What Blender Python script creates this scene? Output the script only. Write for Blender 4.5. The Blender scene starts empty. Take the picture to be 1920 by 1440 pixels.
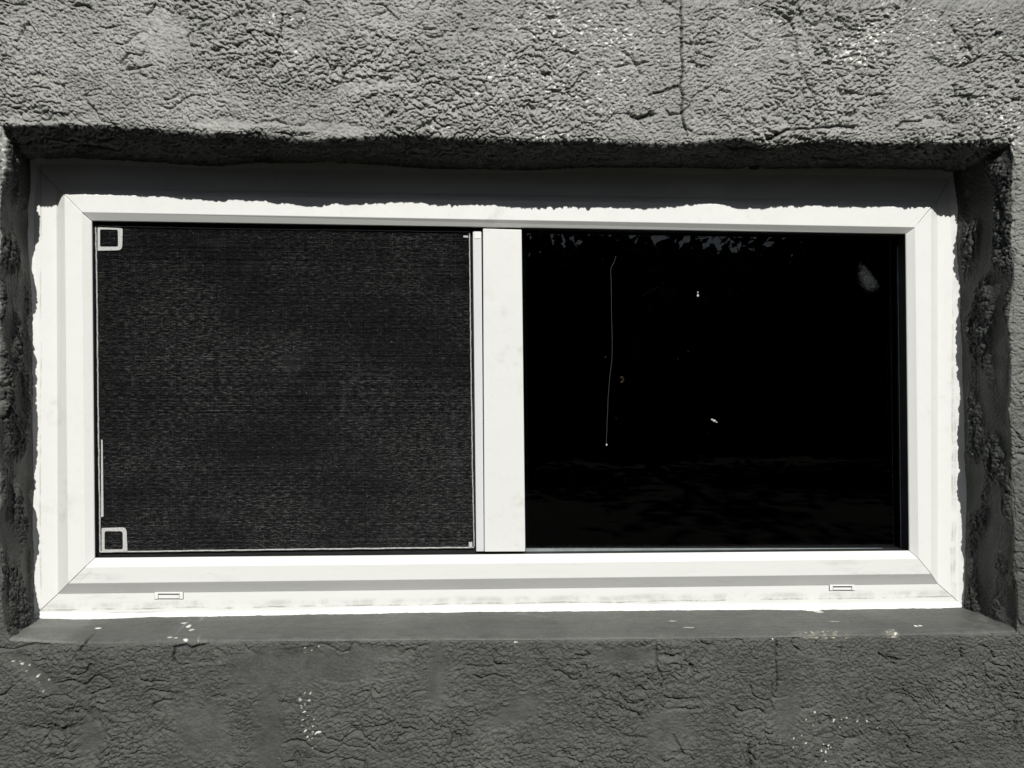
import bpy, bmesh, math, random
import numpy as np
from mathutils import Vector, Matrix

# ------------------------------------------------------------------ camera, sky, sun
S = bpy.context.scene
F = 1600.0                                   # focal length in pixels of a 1920 wide picture
YAW, PITCH, ROLL = 0.06198296, -0.00396528, 0.00169894
CAM = np.array([-0.07223397, -1.06602451, 0.01339446])

def cam_axes():
    cy, sy = math.cos(YAW), math.sin(YAW); cp, sp = math.cos(PITCH), math.sin(PITCH)
    fwd = np.array([sy*cp, cy*cp, sp]); right = np.array([cy, -sy, 0.0]); up = np.cross(right, fwd)
    c, s = math.cos(ROLL), math.sin(ROLL)
    return c*right + s*up, -s*right + c*up, fwd
RT, UP, FW = cam_axes()
cd = bpy.data.cameras.new('camera'); cam = bpy.data.objects.new('camera', cd); S.collection.objects.link(cam)
cd.sensor_fit = 'HORIZONTAL'; cd.sensor_width = 36.0; cd.lens = 36.0*F/1920.0
cd.clip_start = 0.02; cd.clip_end = 400
M = Matrix([[RT[i], UP[i], -FW[i], CAM[i]] for i in range(3)] + [[0, 0, 0, 1]])
cam.matrix_world = M
S.camera = cam

SUN_EL, SUN_AZ = math.radians(38.8), math.radians(5.8)     # azimuth: a little to the right of the wall's normal
sun_dir = Vector((math.sin(SUN_AZ)*math.cos(SUN_EL), -math.cos(SUN_AZ)*math.cos(SUN_EL), math.sin(SUN_EL)))
W = bpy.data.worlds.new('World'); S.world = W; W.use_nodes = True
nt = W.node_tree; nt.nodes.clear()
sky = nt.nodes.new('ShaderNodeTexSky'); sky.sky_type = 'NISHITA'; sky.sun_disc = False
sky.sun_elevation = SUN_EL; sky.sun_rotation = math.atan2(sun_dir.x, sun_dir.y)
sky.air_density = 0.8; sky.dust_density = 1.0; sky.ozone_density = 0.6
bg = nt.nodes.new('ShaderNodeBackground'); bg.inputs['Strength'].default_value = 0.05
wo = nt.nodes.new('ShaderNodeOutputWorld')
nt.links.new(sky.outputs[0], bg.inputs[0]); nt.links.new(bg.outputs[0], wo.inputs[0])
sl = bpy.data.lights.new('sun', 'SUN'); sl.energy = 4.4; sl.angle = math.radians(0.5); sl.color = (1.0, 0.985, 0.94)
sun = bpy.data.objects.new('sun', sl); S.collection.objects.link(sun)
sun.rotation_euler = sun_dir.to_track_quat('Z', 'Y').to_euler(); sun.location = (0, -3, 5)
S.view_settings.view_transform = 'Standard'; S.view_settings.look = 'None'
S.view_settings.exposure = 0.0; S.view_settings.gamma = 1.0; S.view_settings.use_curve_mapping = False

# ------------------------------------------------------------------ helpers
def at(x, y, Y):
    """the point of the plane y=Y that was seen at pixel (x, y) of the photograph"""
    d = FW*F + RT*(x-960.0) + UP*(720.0-y)
    return CAM + d*(Y-CAM[1])/d[1]

def atv(x, y, Y):
    x = np.asarray(x, float); y = np.asarray(y, float)
    d = FW[None]*F + RT[None]*(x-960.0)[:, None] + UP[None]*(720.0-y)[:, None]
    Y = np.broadcast_to(np.asarray(Y, float), x.shape)
    return CAM[None] + d*((Y-CAM[1])/d[:, 1])[:, None]

rng = np.random.RandomState(7)
PERM = rng.permutation(256).astype(np.int32); PERM = np.concatenate([PERM, PERM])
GR = rng.normal(size=(256, 3)).astype(np.float32); GR /= np.linalg.norm(GR, axis=1)[:, None]
def perlin(x, y, z):
    x = np.asarray(x, np.float32); y = np.asarray(y, np.float32); z = np.asarray(z, np.float32)
    x, y, z = np.broadcast_arrays(x, y, z)
    xi = np.floor(x); yi = np.floor(y); zi = np.floor(z)
    xf = x-xi; yf = y-yi; zf = z-zi
    X = xi.astype(np.int32) & 255; Y = yi.astype(np.int32) & 255; Z = zi.astype(np.int32) & 255
    u = xf*xf*xf*(xf*(xf*6-15)+10); v = yf*yf*yf*(yf*(yf*6-15)+10); w = zf*zf*zf*(zf*(zf*6-15)+10)
    def g(dx, dy, dz):
        h = PERM[PERM[PERM[(X+dx) & 255]+((Y+dy) & 255)]+((Z+dz) & 255)]
        G = GR[h]
        return G[..., 0]*(xf-dx)+G[..., 1]*(yf-dy)+G[..., 2]*(zf-dz)
    def L(a, b, t): return a+(b-a)*t
    r = L(L(L(g(0,0,0), g(1,0,0), u), L(g(0,1,0), g(1,1,0), u), v),
          L(L(g(0,0,1), g(1,0,1), u), L(g(0,1,1), g(1,1,1), u), v), w)
    return r*1.5
def sstep(a, b, x):
    t = np.clip((x-a)/(b-a), 0, 1); return t*t*(3-2*t)

def link(o, parent=None):
    S.collection.objects.link(o)
    if parent is not None: o.parent = parent
    return o
def tag(o, label=None, cat=None, group=None, kind=None):
    if label: o['label'] = label
    if cat: o['category'] = cat
    if group: o['group'] = group
    if kind: o['kind'] = kind
    return o
def empty(name, loc=(0, 0, 0)):
    o = bpy.data.objects.new(name, None); o.empty_display_size = 0.05; o.location = loc
    return link(o)
def mesh_obj(name, verts, faces, mat, parent=None, smooth=False):
    me = bpy.data.meshes.new(name); me.from_pydata([tuple(v) for v in verts], [], faces); me.update()
    if smooth:
        me.polygons.foreach_set('use_smooth', [True]*len(me.polygons))
    me.materials.append(mat)
    o = bpy.data.objects.new(name, me); link(o)
    if parent is not None:
        o.parent = parent
        o.matrix_parent_inverse = Matrix.Translation(-Vector(parent.location))
    return o
class MB:
    def __init__(s): s.v = []; s.f = []
    def add(s, vs, fs):
        n = len(s.v); s.v += [tuple(map(float, v)) for v in vs]; s.f += [tuple(i+n for i in f) for f in fs]
    def box(s, x0, x1, y0, y1, z0, z1):
        s.add([(x0,y0,z0),(x1,y0,z0),(x1,y1,z0),(x0,y1,z0),(x0,y0,z1),(x1,y0,z1),(x1,y1,z1),(x0,y1,z1)],
              [(0,3,2,1),(4,5,6,7),(0,1,5,4),(1,2,6,5),(2,3,7,6),(3,0,4,7)])
    def slab(s, quad, y0, y1):
        """quad: four (x,z) front corners, counter-clockwise seen from the camera"""
        s.add([(x, y0, z) for x, z in quad]+[(x, y1, z) for x, z in quad],
              [(0,1,2,3),(7,6,5,4),(0,4,5,1),(1,5,6,2),(2,6,7,3),(3,7,4,0)])
    def tube(s, pts, r, n=6):
        pts = [Vector(p) for p in pts]; base = len(s.v); k = len(pts)
        rr = r if hasattr(r, '__len__') else [r]*k
        for i, p in enumerate(pts):
            t = (pts[min(i+1, k-1)]-pts[max(i-1, 0)]).normalized()
            a = t.cross(Vector((0.3, 1, 0.2))).normalized(); b = t.cross(a)
            for j in range(n):
                th = 2*math.pi*j/n; q = p+(a*math.cos(th)+b*math.sin(th))*rr[i]; s.v.append(tuple(q))
        for i in range(k-1):
            for j in range(n):
                s.f.append((base+i*n+j, base+i*n+(j+1) % n, base+(i+1)*n+(j+1) % n, base+(i+1)*n+j))
        s.f.append(tuple(base+j for j in range(n))[::-1]); s.f.append(tuple(base+(k-1)*n+j for j in range(n)))
    def build(s, name, mat, parent=None, smooth=False):
        return mesh_obj(name, s.v, s.f, mat, parent, smooth)
def bevel(o, w, seg=2):
    m = o.modifiers.new('bevel', 'BEVEL'); m.width = w; m.segments = seg; m.limit_method = 'ANGLE'; m.angle_limit = math.radians(20)
    m.harden_normals = False
    return o

# ------------------------------------------------------------------ materials
def new_mat(name):
    m = bpy.data.materials.new(name); m.use_nodes = True; n = m.node_tree; n.nodes.clear()
    out = n.nodes.new('ShaderNodeOutputMaterial'); return m, n, out
def N(n, t, **kw):
    a = n.nodes.new(t)
    for k, v in kw.items():
        if k.startswith('i_'): a.inputs[k[2:].replace('_', ' ')].default_value = v
        else: setattr(a, k, v)
    return a
def principled(n, out, rough=0.5, spec=0.5):
    p = n.nodes.new('ShaderNodeBsdfPrincipled'); p.inputs['Roughness'].default_value = rough
    p.inputs['Specular IOR Level'].default_value = spec
    n.links.new(p.outputs[0], out.inputs['Surface']); return p
def math_n(n, op, a, b=None, c=None, clamp=False):
    m = n.nodes.new('ShaderNodeMath'); m.operation = op; m.use_clamp = clamp
    for i, v in enumerate((a, b, c)):
        if v is None: continue
        if isinstance(v, (int, float)): m.inputs[i].default_value = v
        else: n.links.new(v, m.inputs[i])
    return m.outputs[0]
def mixc(n, f, a, b):
    m = n.nodes.new('ShaderNodeMix'); m.data_type = 'RGBA'; m.clamp_factor = False
    for i, v in ((0, f), (6, a), (7, b)):
        if isinstance(v, (int, float)): m.inputs[i].default_value = v
        elif isinstance(v, tuple): m.inputs[i].default_value = (*v, 1)
        else: n.links.new(v, m.inputs[i])
    return m.outputs[2]
def ramp(n, v, lo, hi, a=0.0, b=1.0):
    m = n.nodes.new('ShaderNodeMapRange'); m.interpolation_type = 'SMOOTHSTEP'
    n.links.new(v, m.inputs[0]); m.inputs[1].default_value = lo; m.inputs[2].default_value = hi
    m.inputs[3].default_value = a; m.inputs[4].default_value = b; return m.outputs[0]
def noise(n, vec, scale, detail=4, rough=0.55, dist=0.0):
    t = N(n, 'ShaderNodeTexNoise'); t.inputs['Scale'].default_value = scale; t.inputs['Detail'].default_value = detail
    t.inputs['Roughness'].default_value = rough; t.inputs['Distortion'].default_value = dist
    if vec is not None: n.links.new(vec, t.inputs['Vector'])
    return t.outputs[0]
def vscale(n, vec, s):
    m = n.nodes.new('ShaderNodeVectorMath'); m.operation = 'MULTIPLY'; n.links.new(vec, m.inputs[0]); m.inputs[1].default_value = s
    return m.outputs[0]
def pos(n): return n.nodes.new('ShaderNodeNewGeometry').outputs['Position']

def mat_stucco():
    m, n, out = new_mat('painted_stucco'); p = principled(n, out, 0.62, 0.35)
    P = pos(n)
    def attr(a):
        t = n.nodes.new('ShaderNodeAttribute'); t.attribute_name = a; return t.outputs['Fac']
    tone = attr('wall_tone'); chip = attr('chip'); crack = attr('crack'); smooth = attr('trowelled'); tan = attr('bare')
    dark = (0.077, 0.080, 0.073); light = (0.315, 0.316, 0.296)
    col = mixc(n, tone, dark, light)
    f1 = noise(n, P, 55, 6, 0.6); f2 = noise(n, P, 9, 5, 0.6); f3 = noise(n, P, 420, 3, 0.6)
    v = math_n(n, 'MULTIPLY', ramp(n, f1, 0.3, 0.7, 0.86, 1.14), ramp(n, f2, 0.3, 0.7, 0.86, 1.14))
    v = math_n(n, 'MULTIPLY', v, ramp(n, f3, 0.25, 0.75, 0.85, 1.15))
    mm = n.nodes.new('ShaderNodeVectorMath'); mm.operation = 'SCALE'; n.links.new(col, mm.inputs[0]); n.links.new(v, mm.inputs['Scale'])
    col = mm.outputs[0]
    # pale scuffs where the paint is rubbed thin
    sc = math_n(n, 'MULTIPLY', ramp(n, noise(n, P, 22, 7, 0.7, 0.6), 0.60, 0.72), ramp(n, noise(n, P, 5, 2), 0.5, 0.62))
    col = mixc(n, math_n(n, 'MULTIPLY', sc, 0.25), col, (0.36, 0.36, 0.33))
    col = mixc(n, math_n(n, 'MULTIPLY', crack, 0.95), col, (0.012, 0.012, 0.012))  # near-black colour stands in for the shade deep inside the cracks
    col = mixc(n, tan, col, (0.20, 0.195, 0.15))
    col = mixc(n, chip, col, (0.80, 0.80, 0.74))
    n.links.new(col, p.inputs['Base Color'])
    n.links.new(ramp(n, f1, 0.3, 0.7, 0.5, 0.72), p.inputs['Roughness'])
    b1 = N(n, 'ShaderNodeBump'); b1.inputs['Distance'].default_value = 0.0011
    wv = n.nodes.new('ShaderNodeVectorMath'); wv.operation = 'MULTIPLY_ADD'
    nz3 = N(n, 'ShaderNodeTexNoise'); nz3.inputs['Scale'].default_value = 170; nz3.inputs['Detail'].default_value = 3; n.links.new(P, nz3.inputs['Vector'])
    n.links.new(nz3.outputs['Color'], wv.inputs[0]); wv.inputs[1].default_value = (0.005, 0.005, 0.005); n.links.new(P, wv.inputs[2])
    vo = N(n, 'ShaderNodeTexVoronoi'); vo.feature = 'SMOOTH_F1'; vo.inputs['Scale'].default_value = 270; vo.inputs['Smoothness'].default_value = 0.35
    n.links.new(vscale(n, wv.outputs[0], (0.8, 1, 1.2)), vo.inputs['Vector'])
    hh = math_n(n, 'ADD', math_n(n, 'MULTIPLY', noise(n, P, 420, 5, 0.7, 0.4), 0.8), math_n(n, 'MULTIPLY', vo.outputs['Distance'], -0.9))
    n.links.new(hh, b1.inputs['Height'])
    n.links.new(math_n(n, 'SUBTRACT', 0.95, math_n(n, 'MULTIPLY', smooth, 0.62)), b1.inputs['Strength'])
    n.links.new(b1.outputs[0], p.inputs['Normal'])
    return m

def mat_pvc(name, base=(0.79, 0.795, 0.77), dirt=0.5, rough=0.38, stretch=(1, 1, 1), lines=()):
    m, n, out = new_mat(name); p = principled(n, out, rough, 0.4)
    P = vscale(n, pos(n), stretch)
    a = ramp(n, noise(n, P, 14, 7, 0.65, 0.3), 0.52, 0.78)
    b = ramp(n, noise(n, P, 120, 5, 0.6), 0.55, 0.8)
    c = ramp(n, noise(n, P, 700, 2, 0.5), 0.70, 0.80)
    d = math_n(n, 'MULTIPLY', a, ramp(n, noise(n, P, 60, 5, 0.7), 0.4, 0.7))
    col = mixc(n, math_n(n, 'MULTIPLY', d, dirt), base, (0.52, 0.52, 0.48))
    col = mixc(n, math_n(n, 'MULTIPLY', b, 0.22*dirt), col, (0.50, 0.50, 0.46))
    col = mixc(n, math_n(n, 'MULTIPLY', c, 0.35*dirt), col, (0.32, 0.31, 0.28))
    if lines:                                   # grime gathered along the edge of the sealant
        sx = n.nodes.new('ShaderNodeSeparateXYZ'); n.links.new(pos(n), sx.inputs[0]); nn = noise(n, pos(n), 16, 4, 0.6)
        for ax, v0, wd, st_ in lines:
            off = math_n(n, 'MULTIPLY', math_n(n, 'SUBTRACT', nn, 0.5), 0.006)
            dd = math_n(n, 'ABSOLUTE', math_n(n, 'SUBTRACT', math_n(n, 'ADD', sx.outputs[ax], off), v0))
            mk = math_n(n, 'MULTIPLY', ramp(n, dd, 0.0, wd, 1.0, 0.0), ramp(n, noise(n, pos(n), 30, 5, 0.7), 0.38, 0.62))
            col = mixc(n, math_n(n, 'MULTIPLY', mk, st_), col, (0.27, 0.265, 0.23))
    n.links.new(col, p.inputs['Base Color'])
    n.links.new(ramp(n, noise(n, P, 40, 4), 0.3, 0.7, rough-0.06, rough+0.12), p.inputs['Roughness'])
    bu = N(n, 'ShaderNodeBump'); bu.inputs['Distance'].default_value = 0.0004; bu.inputs['Strength'].default_value = 0.25
    n.links.new(noise(n, P, 90, 4), bu.inputs['Height']); n.links.new(bu.outputs[0], p.inputs['Normal'])
    return m

def mat_plain(name, col, rough=0.6, spec=0.3, var=0.3, scale=60, metal=0.0):
    m, n, out = new_mat(name); p = principled(n, out, rough, spec); p.inputs['Metallic'].default_value = metal
    f = ramp(n, noise(n, pos(n), scale, 5, 0.6), 0.3, 0.7)
    n.links.new(mixc(n, f, tuple(c*(1-var) for c in col), tuple(c*(1+var) for c in col)), p.inputs['Base Color'])
    return m

def mat_glass(name, marks=False):
    m, n, out = new_mat(name)
    tr = N(n, 'ShaderNodeBsdfTransparent'); tr.inputs[0].default_value = (0.42, 0.46, 0.46, 1)
    gl = N(n, 'ShaderNodeBsdfGlossy'); gl.inputs['Roughness'].default_value = 0.0; gl.inputs[0].default_value = (1, 1, 1, 1)
    fr = N(n, 'ShaderNodeFresnel'); fr.inputs['IOR'].default_value = 1.5
    P = pos(n)
    bu = N(n, 'ShaderNodeBump'); bu.inputs['Distance'].default_value = 0.0004; bu.inputs['Strength'].default_value = 0.03
    n.links.new(noise(n, P, 6, 2), bu.inputs['Height']); n.links.new(bu.outputs[0], gl.inputs['Normal'])
    mx = N(n, 'ShaderNodeMixShader'); n.links.new(math_n(n, 'MULTIPLY', fr.outputs[0], 1.05), mx.inputs[0])
    n.links.new(tr.outputs[0], mx.inputs[1]); n.links.new(gl.outputs[0], mx.inputs[2])
    df = N(n, 'ShaderNodeBsdfDiffuse'); df.inputs[0].default_value = (0.62, 0.66, 0.66, 1)
    # thin dust film, with a few denser specks
    dust = math_n(n, 'MULTIPLY', ramp(n, noise(n, P, 260, 3, 0.6), 0.72, 0.80), ramp(n, noise(n, P, 9, 4, 0.6), 0.5, 0.7))
    dust = math_n(n, 'MULTIPLY', dust, 0.12)
    if marks:
        c = at(1626, 520, 0.1115)
        sub = n.nodes.new('ShaderNodeVectorMath'); sub.operation = 'SUBTRACT'; n.links.new(P, sub.inputs[0]); sub.inputs[1].default_value = tuple(c)
        sx = n.nodes.new('ShaderNodeSeparateXYZ'); n.links.new(sub.outputs[0], sx.inputs[0])
        # a rubbed smear: swirling arcs inside a leaning teardrop
        X, Z = sx.outputs[0], sx.outputs[2]
        wx = math_n(n, 'ADD', X, math_n(n, 'MULTIPLY', Z, 0.45))
        wid = math_n(n, 'ADD', 0.0125, math_n(n, 'MULTIPLY', Z, -0.30))
        ex = math_n(n, 'DIVIDE', wx, wid); ez = math_n(n, 'DIVIDE', Z, 0.021)
        r2 = math_n(n, 'ADD', math_n(n, 'MULTIPLY', ex, ex), math_n(n, 'MULTIPLY', ez, ez))
        nz = noise(n, P, 130, 5, 0.7, 1.2)
        body = ramp(n, math_n(n, 'ADD', r2, math_n(n, 'MULTIPLY', nz, 2.6)), 1.2, 2.4, 1.0, 0.0)
        rr = math_n(n, 'SQRT', math_n(n, 'ADD', math_n(n, 'MULTIPLY', wx, wx), math_n(n, 'MULTIPLY', math_n(n, 'ADD', Z, 0.004), math_n(n, 'ADD', Z, 0.004))))
        arcs = math_n(n, 'SINE', math_n(n, 'ADD', math_n(n, 'MULTIPLY', rr, 1500.0), math_n(n, 'MULTIPLY', noise(n, P, 55, 4, 0.6, 0.8), 26.0)))
        sm = math_n(n, 'MULTIPLY', body, ramp(n, arcs, -0.8, 1.0, 0.35, 1.0))
        dust = math_n(n, 'ADD', dust, math_n(n, 'MULTIPLY', sm, 0.06))
    m2 = N(n, 'ShaderNodeMixShader'); n.links.new(dust, m2.inputs[0])
    n.links.new(mx.outputs[0], m2.inputs[1]); n.links.new(df.outputs[0], m2.inputs[2])
    n.links.new(m2.outputs[0], out.inputs['Surface'])
    return m

def mat_screen(name):
    m, n, out = new_mat(name); p = principled(n, out, 0.45, 0.5)
    P = pos(n)
    st = noise(n, vscale(n, P, (120, 1, 650)), 1.0, 4, 0.75)        # sun sheen on the threads, painted as pale streaks
    cl = noise(n, vscale(n, P, (6, 1, 9)), 1.0, 3, 0.5)
    sp = noise(n, P, 330, 2, 0.5)
    c0_ = at(692, 745, 0.099); sb = n.nodes.new('ShaderNodeVectorMath'); sb.operation = 'DISTANCE'; n.links.new(P, sb.inputs[0]); sb.inputs[1].default_value = tuple(c0_)
    ring_ = math_n(n, 'ABSOLUTE', math_n(n, 'SUBTRACT', math_n(n, 'ADD', sb.outputs['Value'], math_n(n, 'MULTIPLY', noise(n, P, 20, 2), 0.008)), 0.037))
    reflection_smudge = math_n(n, 'MULTIPLY', ramp(n, ring_, 0.0, 0.004, 1.0, 0.0), ramp(n, noise(n, P, 14, 3), 0.42, 0.58))  # faint round reflection painted into the threads as a broken pale ring
    reflection_smudge = math_n(n, 'ADD', reflection_smudge, math_n(n, 'MULTIPLY', ramp(n, noise(n, vscale(n, P, (9, 1, 16)), 1.0, 5, 0.65), 0.58, 0.72), 0.9), clamp=True)
    f = math_n(n, 'MULTIPLY', ramp(n, st, 0.44, 0.76), ramp(n, cl, 0.35, 0.65, 0.30, 1.0))
    col = mixc(n, f, (0.006, 0.006, 0.007), (0.23, 0.228, 0.225))
    col = mixc(n, math_n(n, 'MULTIPLY', reflection_smudge, 0.13), col, (0.22, 0.22, 0.225))
    col = mixc(n, ramp(n, sp, 0.68, 0.76), col, (0.20, 0.20, 0.20))
    n.links.new(col, p.inputs['Base Color'])
    return m

def mat_leaf(name, c1, c2):
    m, n, out = new_mat(name)
    f = noise(n, pos(n), 0.9, 3); g = noise(n, pos(n), 14, 2)
    col = mixc(n, ramp(n, f, 0.35, 0.65), c1, c2)
    col = mixc(n, math_n(n, 'MULTIPLY', ramp(n, g, 0.4, 0.7), 0.4), col, tuple(c*1.5 for c in c2))
    d = N(n, 'ShaderNodeBsdfDiffuse'); n.links.new(col, d.inputs[0])
    t = N(n, 'ShaderNodeBsdfTranslucent'); n.links.new(col, t.inputs[0])
    mx = N(n, 'ShaderNodeMixShader'); mx.inputs[0].default_value = 0.10
    n.links.new(d.outputs[0], mx.inputs[1]); n.links.new(t.outputs[0], mx.inputs[2]); n.links.new(mx.outputs[0], out.inputs['Surface'])
    return m

STUCCO = mat_stucco()
ZB = float(at(960, 1131, 0.095)[2])
PVC = mat_pvc('white_pvc', dirt=0.65, lines=[(0, float(at(75, 700, .095)[0])+0.001, 0.0016, 0.45), (0, float(at(1786, 700, .095)[0]), 0.0022, 0.5), (0, float(at(1790, 1000, .095)[0]), 0.0040, 0.4)])
PVC_SILL = mat_pvc('white_pvc_rain_marked', base=(0.75, 0.755, 0.73), dirt=1.0, stretch=(0.35, 1, 1.6), lines=[(2, ZB, 0.0016, 0.8), (2, ZB+0.005, 0.007, 0.35)])
MULL = mat_pvc('white_mullion_pvc', base=(0.745, 0.75, 0.73), dirt=0.9)
SASH = mat_pvc('white_sash_pvc', base=(0.65, 0.665, 0.67), dirt=0.4, stretch=(1, 1, 0.4))
SEAL = mat_pvc('white_sealant', base=(0.77, 0.77, 0.745), dirt=0.6, rough=0.5)
SHADOWGAP = mat_plain('dark_slot', (0.02, 0.02, 0.02), 0.8, 0.1)
RUBBER = mat_plain('black_rubber', (0.012, 0.012, 0.013), 0.55, 0.3)
GREY_RUBBER = mat_plain('grey_gasket', (0.24, 0.27, 0.27), 0.5, 0.3, 0.15)
ALU = mat_plain('screen_edge_cord', (0.46, 0.46, 0.45), 0.5, 0.4, 0.25, 300)
TAPE = mat_plain('pale_fabric', (0.50, 0.50, 0.49), 0.8, 0.2, 0.18, 420)
SPACER = mat_plain('spacer_metal', (0.3, 0.3, 0.3), 0.4, 0.4, 0.2)
GLASS = mat_glass('window_glass'); GLASS_M = mat_glass('window_glass_smeared', True)
SCREEN = mat_screen('grey_mesh_thread')
ROOM = mat_plain('unlit_room', (0.06, 0.058, 0.055), 0.8, 0.1)
SOIL = mat_plain('dark_soil', (0.018, 0.0175, 0.014), 0.95, 0.05, 0.4, 6)
BARK = mat_plain('bark', (0.07, 0.058, 0.045), 0.9, 0.1, 0.4, 12)
LEAF1 = mat_leaf('leaf_dark', (0.022, 0.045, 0.016), (0.045, 0.075, 0.025))
LEAF2 = mat_leaf('leaf_mid', (0.03, 0.055, 0.02), (0.06, 0.09, 0.03))
SILK = mat_plain('pale_silk', (0.11, 0.11, 0.105), 0.6, 0.3, 0.1)
FLECK = mat_plain('pale_fleck', (0.6, 0.6, 0.57), 0.7, 0.2, 0.1)

# ------------------------------------------------------------------ outlines seen in the photograph (pixels)
YF, YP, YI = 0.095, 0.0825, 0.0900           # depth behind the wall face: flange, proud face, inner bevel foot
lip = dict(
 T=[(5,233),(60,230),(130,231),(200,234),(300,240),(400,247),(440,250),(480,244),(520,252),(560,259),(640,257),(720,253),(770,249),(830,255),(860,256),(910,257),(960,260),(1000,262),(1080,260),(1160,264),(1200,265),(1260,268),(1310,263),(1400,257),(1440,267),(1500,266),(1560,261),(1620,265),(1700,266),(1780,264),(1840,265),(1896,264)],
 R=[(1896,264),(1901,300),(1902,420),(1900,540),(1895,700),(1896,820),(1901,950),(1903,1060),(1908,1120),(1906,1186)],
 B=[(1906,1186),(1800,1190),(1700,1191),(1560,1193),(1400,1196),(1200,1199),(900,1201),(700,1201),(450,1203),(300,1205),(160,1207),(80,1204),(14,1201)],
 L=[(14,1201),(4,1120),(2,1000),(-3,900),(-4,650),(0,450),(5,330),(5,233)])
inn = dict(
 T=[(55,299),(120,295.5),(200,298),(300,304),(420,309),(450,306),(530,304),(620,304),(700,307),(760,312),(900,316),(1000,317.5),(1060,314),(1250,313),(1400,316),(1440,316),(1520,314),(1600,314.5),(1690,316),(1760,320),(1788,325)],
 R=[(1788,325),(1794,360),(1796,450),(1802,600),(1807,750),(1811,900),(1812,1000),(1811,1080),(1809,1140)],
 B=[(1809,1140),(1690,1141.5),(1600,1143.5),(1440,1144.5),(1200,1146),(900,1148.5),(720,1151),(480,1156.5),(300,1158.5),(140,1162),(75,1160.5),(60,1160)],
 L=[(60,1160),(60,1000),(60,900),(59,700),(56,560),(52,470),(49,420),(50,380),(55,350),(55,299)])
def walk(poly, n, Y, jitter=0.0, seed=0.0):
    """n+1 world points spread evenly along a pixel polyline on the plane y=Y"""
    P = atv([p[0] for p in poly], [p[1] for p in poly], Y)
    d = np.r_[0, np.cumsum(np.linalg.norm(np.diff(P, axis=0), axis=1))]; t = np.linspace(0, d[-1], n+1)
    # smooth (cubic hermite) interpolation
    m = np.gradient(P, d, axis=0)
    k = np.clip(np.searchsorted(d, t, 'right')-1, 0, len(d)-2); h = (d[k+1]-d[k]); u = ((t-d[k])/h)[:, None]; h = h[:, None]
    Q = (2*u**3-3*u**2+1)*P[k]+(u**3-2*u**2+u)*h*m[k]+(-2*u**3+3*u**2)*P[k+1]+(u**3-u**2)*h*m[k+1]
    return Q

# ------------------------------------------------------------------ the stucco wall: one continuous relief, cut into its faces
wall = empty('stucco_wall', (0, 0, -1.3))
tag(wall, 'rough grey painted stucco wall with a deep recess around the white window', 'wall')
STEP = 0.00107
DEP = 0.118                                  # the reveals run on behind the window frame
cnt = dict(T=int(1.30/STEP), R=int(0.66/STEP), B=int(1.30/STEP), L=int(0.66/STEP))
Ls, Is, Ns, side_of = [], [], [], []
for s in 'TRBL':
    n = cnt[s]; A = walk(lip[s], n, 0.0)[:-1]; B = walk(inn[s], n, YF)[:-1]
    Ls.append(A); Is.append(B); side_of += [s]*n
Lp = np.concatenate(Ls); Ip = np.concatenate(Is); side_of = np.array(side_of)
NT = len(Lp)
# direction in which the face runs away from the opening
hw, hh = 0.634, 0.320
nx = np.clip(Lp[:, 0]/hw, -1, 1); nz = np.clip(Lp[:, 2]/hh, -1, 1)
m_t = side_of == 'T'; m_b = side_of == 'B'; m_r = side_of == 'R'; m_l = side_of == 'L'
tpar = np.concatenate([np.arange(cnt[s])/cnt[s] for s in 'TRBL'])
nx = np.where(m_t, -1+2*tpar, np.where(m_b, 1-2*tpar, np.where(m_r, 1.0, -1.0)))
nz = np.where(m_r, 1-2*tpar, np.where(m_l, -1+2*tpar, np.where(m_t, 1.0, -1.0)))
s_in = np.arange(-DEP, -1e-9, STEP); s_in = s_in[:-1] if abs(s_in[-1]) < STEP*.5 else s_in
s_out = np.arange(0, 0.172, STEP)
far = [s_out[-1]]; d = STEP
while far[-1] < 3.6:
    d *= 1.16; far.append(far[-1]+d)
sv = np.concatenate([s_in, s_out, np.array(far[1:])]); NS = len(sv); iface = len(s_in)
def sp(x, r): return (x+np.sqrt(x*x+r*r))/2
sg = sv[None, :]; R0 = np.where(side_of == 'B', 0.005, np.where(side_of == 'T', 0.0028, 0.006))[:, None]
out_a = sp(sg, R0)-R0*0.5; in_a = sp(-sg, R0)-R0*0.5
out_a = np.where(sg > 0, np.maximum(out_a, 0), out_a); 
q = (in_a/YF)[:, :, None]
base = Lp[:, None, :] + (Ip-Lp)[:, None, :]*np.array([1, 0, 1])[None, None]*q
base[:, :, 1] = in_a
base[:, :, 0] += out_a*nx[:, None]; base[:, :, 2] += out_a*nz[:, None]
base = base.astype(np.float64)
def grid_normals(P):
    dt = np.roll(P, -1, 0)-np.roll(P, 1, 0); ds = np.gradient(P, axis=1)
    nn = np.cross(dt, ds); nn /= np.linalg.norm(nn, axis=2)[:, :, None]+1e-12
    return nn
nrm = grid_normals(base)
if nrm[NT//8, NS-20, 1] > 0: flip = True; nrm = -nrm
else: flip = False
# blunt the diagonal corners of the normals
X, Yv, Z = base[..., 0], base[..., 1], base[..., 2]
tm = (np.arange(NT)*STEP)[:, None]*np.ones((1, NS))          # metres along the opening
face = sstep(-0.008, 0.001, sg)*np.ones((NT, 1))              # 1 on the face, 0 in the recess
isB = m_b[:, None]; isT = m_t[:, None]; isS = (m_r | m_l)[:, None]
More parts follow.
